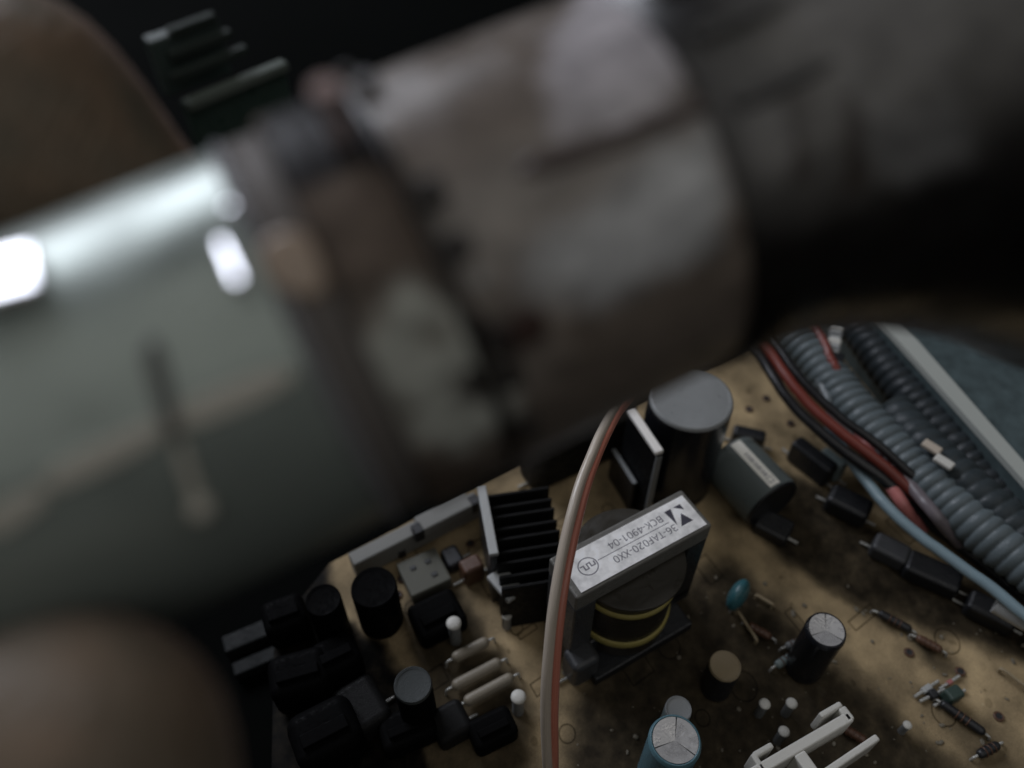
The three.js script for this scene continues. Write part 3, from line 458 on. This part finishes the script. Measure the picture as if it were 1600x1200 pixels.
// ---------------------------------------------------------------- hoses and wires at the right
function hose(name, label, pts, r, pitch, m, depth = 0.11) {
  const cu = curveOf(pts), L = cu.getLength(), n = Math.round(L / pitch * 8), k = 20, fr = cu.computeFrenetFrames(n, false), pos = [], idx = [], uv = [];
  for (let i = 0; i <= n; i++) { const p = cu.getPointAt(i / n), N = fr.normals[i], B = fr.binormals[i]; for (let j = 0; j <= k; j++) { const a = j / k * Math.PI * 2, ph = i / 8 + j / k + 0.5 * fbm(i / 70, 0.3, r * 900), rr = r * (1 + 0.10 * fbm(i / 14, j / 7, 3.1)) * (1 - depth + depth * Math.pow(Math.abs(Math.sin(ph * Math.PI)), 0.6)); pos.push(p.x + (N.x * Math.cos(a) + B.x * Math.sin(a)) * rr, p.y + (N.y * Math.cos(a) + B.y * Math.sin(a)) * rr, p.z + (N.z * Math.cos(a) + B.z * Math.sin(a)) * rr); uv.push(j / k * 2, i / n * L * 60); } }
  for (let i = 0; i < n; i++) for (let j = 0; j < k; j++) { const a = i * (k + 1) + j; idx.push(a, a + k + 1, a + 1, a + 1, a + k + 1, a + k + 2); }
  const g = new THREE.BufferGeometry(); g.setAttribute('position', new THREE.Float32BufferAttribute(pos, 3)); g.setAttribute('uv', new THREE.Float32BufferAttribute(uv, 2)); g.setIndex(idx); g.computeVertexNormals();
  const t = thing(name, label, 'hose', V(0, 0, 0)); part('sheath', g, m, t); return t;
}
const hp = (list) => list.map(([x, y, h]) => on(x, y, h / 1000));
hose('corrugated_hose', 'grey spiral-wrapped cable sheath running beside the red and black wires', hp([[1170, 440, 18], [1215, 505, 17], [1270, 560, 16], [1340, 645, 15], [1420, 725, 14], [1520, 815, 14], [1620, 895, 14], [1760, 1010, 14]]), 0.0060, 0.0027, M.hoseGrey);
hose('corrugated_hose', 'black ribbed cable sheath along the pale edge of the side panel', hp([[1270, 420, 13], [1330, 495, 13], [1400, 590, 13], [1480, 680, 13], [1570, 780, 12], [1680, 900, 12]]), 0.0058, 0.0030, M.hoseBlack);
{ const t = hose('corrugated_hose', 'thin dark spiral sheath with pale clips, between the grey and black sheaths', hp([[1395, 640, 16], [1440, 690, 17], [1520, 765, 17], [1620, 855, 16], [1700, 930, 16]]), 0.0052, 0.0034, mat(0.035, 0.044, 0.048, 0.7, { specularIntensity: 0.4 }));
  for (const [x, y, m] of [[1456, 699, M.wireCream], [1475, 722, M.white]]) { const p = on(x, y, 0.0225); part('clip', box(0.0026, 0.0012, 0.0046, 0.0005).rotateY(0.75).translate(p.x, p.y, p.z), m, t); } }
{ const p = on(1304, 530, 0.020), t = thing('white_connector', 'white notched connector lying on the spiral sheath near the tube', 'connector', p, -0.35);
  for (let i = 0; i < 4; i++) part('ridge', box(0.0036, 0.0024, 0.0018, 0.0005).translate(0, 0, -0.0045 + i * 0.003), i % 2 ? M.grey : M.white, t); part('shell', box(0.0030, 0.0018, 0.012, 0.0004), M.paleGrey, t); part('dark_end', box(0.0042, 0.0024, 0.004, 0.0006).translate(0.001, 0, 0.008), M.black, t); }
const wire = (label, pts, r, m, name = 'wire') => tag(part(name, tube(pts, r, 90, 12), m), label, 'wire');
wire('dark red wire lying between two black wires', hp([[1160, 500, 23], [1203, 550, 22], [1245, 610, 21], [1300, 665, 20], [1355, 705, 19], [1400, 745, 16], [1460, 800, 11], [1520, 850, 5], [1620, 930, 3]]), 0.00145, M.wireRed);
wire('left black wire hugging the dark red wire', hp([[1145, 505, 21], [1190, 560, 20], [1230, 622, 19], [1285, 678, 18], [1345, 722, 17], [1395, 762, 14], [1450, 815, 8], [1510, 862, 4], [1610, 940, 3]]), 0.00145, M.wireBlack);
wire('right black wire hugging the dark red wire', hp([[1178, 490, 24], [1220, 548, 23.5], [1262, 604, 22.5], [1316, 655, 21.5], [1370, 694, 20.5], [1420, 738, 17], [1480, 792, 12], [1540, 842, 5], [1640, 915, 3]]), 0.0012, M.wireBlack);
wire('pale grey wire edge between the red wire and spiral sheath', hp([[1262, 560, 17], [1290, 615, 17], [1302, 655, 16], [1340, 690, 13], [1400, 760, 10]]), 0.0011, M.wireGrey);
wire('rose pink wire passing under the red and black wires', hp([[1310, 620, 15], [1330, 655, 15], [1352, 695, 14.5], [1380, 742, 14], [1408, 785, 13], [1440, 830, 6]]), 0.0016, M.wireRose);
wire('grey wire beside the rose pink wire', hp([[1330, 640, 14], [1385, 705, 14], [1425, 760, 15], [1462, 806, 15], [1500, 850, 8]]), 0.0016, mat(0.15, 0.13, 0.14, 0.5));
wire('blue-grey wire running down to the right edge', hp([[1295, 670, 8], [1320, 705, 12], [1355, 755, 13], [1400, 805, 14], [1470, 862, 15], [1540, 912, 16], [1600, 960, 17], [1700, 1040, 17]]), 0.0014, M.wireBlue);
wire('short red wire beside the white connector', hp([[1255, 470, 20], [1272, 505, 21], [1290, 540, 21.5], [1305, 575, 20.5], [1318, 600, 18]]), 0.0012, M.wireRed);
{ const p = on(1580, 958, 0.012), t = thing('wire_lug', 'pale metal lug on the blue-grey wire at the right edge', 'connector', p, -0.7); part('barrel', cyl(0.0022, 0.007, 20).rotateZ(1.57), M.paleGrey, t); part('tongue', box(0.006, 0.001, 0.0034, 0.0003).translate(0.006, -0.001, 0), M.grey, t); }

{ // twin cream and pink wire in the foreground
  const px = [[1085, 430, 0.225], [1060, 450, 0.200], [1030, 515, 0.184], [1010, 560, 0.178], [985, 612, 0.172], [958, 650, 0.166], [932, 705, 0.160], [908, 772, 0.154], [889, 850, 0.150], [875, 930, 0.148], [865, 1010, 0.148], [860, 1090, 0.150], [860, 1170, 0.156], [866, 1240, 0.165]];
  const t = thing('twin_wire', 'cream and pink twin wire curving down in front of the transformer', 'wire');
  const off = 0.00078, L = px.map(([x, y, d]) => at(x, y, d).addScaledVector(RIGHT, -off)), Rr = px.map(([x, y, d]) => at(x, y, d).addScaledVector(RIGHT, off * 0.9).addScaledVector(FWD, 0.0006));
  L.unshift(on(1100, 470, 0.001)); Rr.unshift(on(1112, 470, 0.001)); L.push(on(872, 1290, 0.004), on(880, 1300, -0.001)); Rr.push(on(890, 1290, 0.004), on(898, 1300, -0.001));
  part('cream_strand', tube(L, 0.00102, 120, 16), M.wireCream, t, 'cream strand'); part('pink_strand', tube(Rr, 0.00088, 120, 16), M.wirePink, t, 'pink-red strand');
}

// ---------------------------------------------------------------- side panel at the right, things behind the tube
{
  const h = 0.022, a = on(1352, 478, h), b = on(1604, 760, h), dir = b.clone().sub(a).normalize(), nrm = V(-dir.z, 0, dir.x); if (nrm.x < 0) nrm.negate();
  const p0 = a.clone().addScaledVector(dir, -0.09), p1 = b.clone().addScaledVector(dir, 0.08), t = thing('side_panel', 'dark teal metal side panel with a pale rim, at the right edge', 'panel');
  part('sheet', prism([p0, p1, p1.clone().addScaledVector(nrm, 0.16), p0.clone().addScaledVector(nrm, 0.16)], -0.022, h - 0.0012), mat(0.085, 0.118, 0.124, 0.65, { map: panelDust }), t);
  part('rim', prism([p0.clone().addScaledVector(nrm, -0.0002), p1.clone().addScaledVector(nrm, -0.0002), p1.clone().addScaledVector(nrm, 0.0016), p0.clone().addScaledVector(nrm, 0.0078)], h - 0.0010, h + 0.0008), mat(0.40, 0.42, 0.39, 0.55), t, 'pale grey rim');
}
{ const a = at(285, 160, 0.098), b = at(440, 96, 0.104), dir = b.clone().sub(a), L = Math.hypot(dir.x, dir.z), t = thing('small_circuit_board', 'dark green upright board with a pale top edge, behind the tube', 'circuit board', V(a.x, a.y - 0.026, a.z), Math.atan2(-dir.z, dir.x)), H = 0.026, tilt = Math.atan2(dir.y, L);
  part('sheet', box(L, H, 0.0016, 0.0003).translate(L / 2, H / 2 , 0), M.darkGreen, t);
  part('pale_edge', box(L, 0.0012, 0.0018, 0.0003).rotateZ(tilt).translate(L / 2, H + dir.y / 2, 0.001), mat(0.11, 0.13, 0.115, 0.8, { specularIntensity: 0.2 }), t);
  for (let i = 0; i < 3; i++) part('ridge', box(0.010 - i * 0.002, 0.0010, 0.0012, 0.0002).rotateZ(tilt).translate(0.005, H + 0.0028 + i * 0.002, -0.001 - i * 0.001), mat(0.035, 0.045, 0.04, 0.8, { specularIntensity: 0.2 }), t);
  part('side_block', box(0.009, 0.007, 0.002, 0.0004).translate(0.004, H + 0.003, -0.004), mat(0.05, 0.07, 0.065, 0.6), t);
}
{ const p = on(395, 985, -0.015), t = thing('wire_plug', 'dim grey plug left of the board beside the thumb', 'plug', V(p.x, -0.022, p.z), 0.45);
  part('body', box(0.016, 0.006, 0.005, 0.0006).translate(0, 0.003, 0), mat(0.014, 0.016, 0.016, 0.9, { specularIntensity: 0.3 }), t); part('body', box(0.013, 0.004, 0.004, 0.0006).translate(-0.001, 0.002, 0.0065), mat(0.012, 0.014, 0.014, 0.9, { specularIntensity: 0.3 }), t); part('latch', box(0.004, 0.0018, 0.006, 0.0004).translate(0.006, 0.0066, 0), M.brown, t); }

renderer.render(scene, camera);
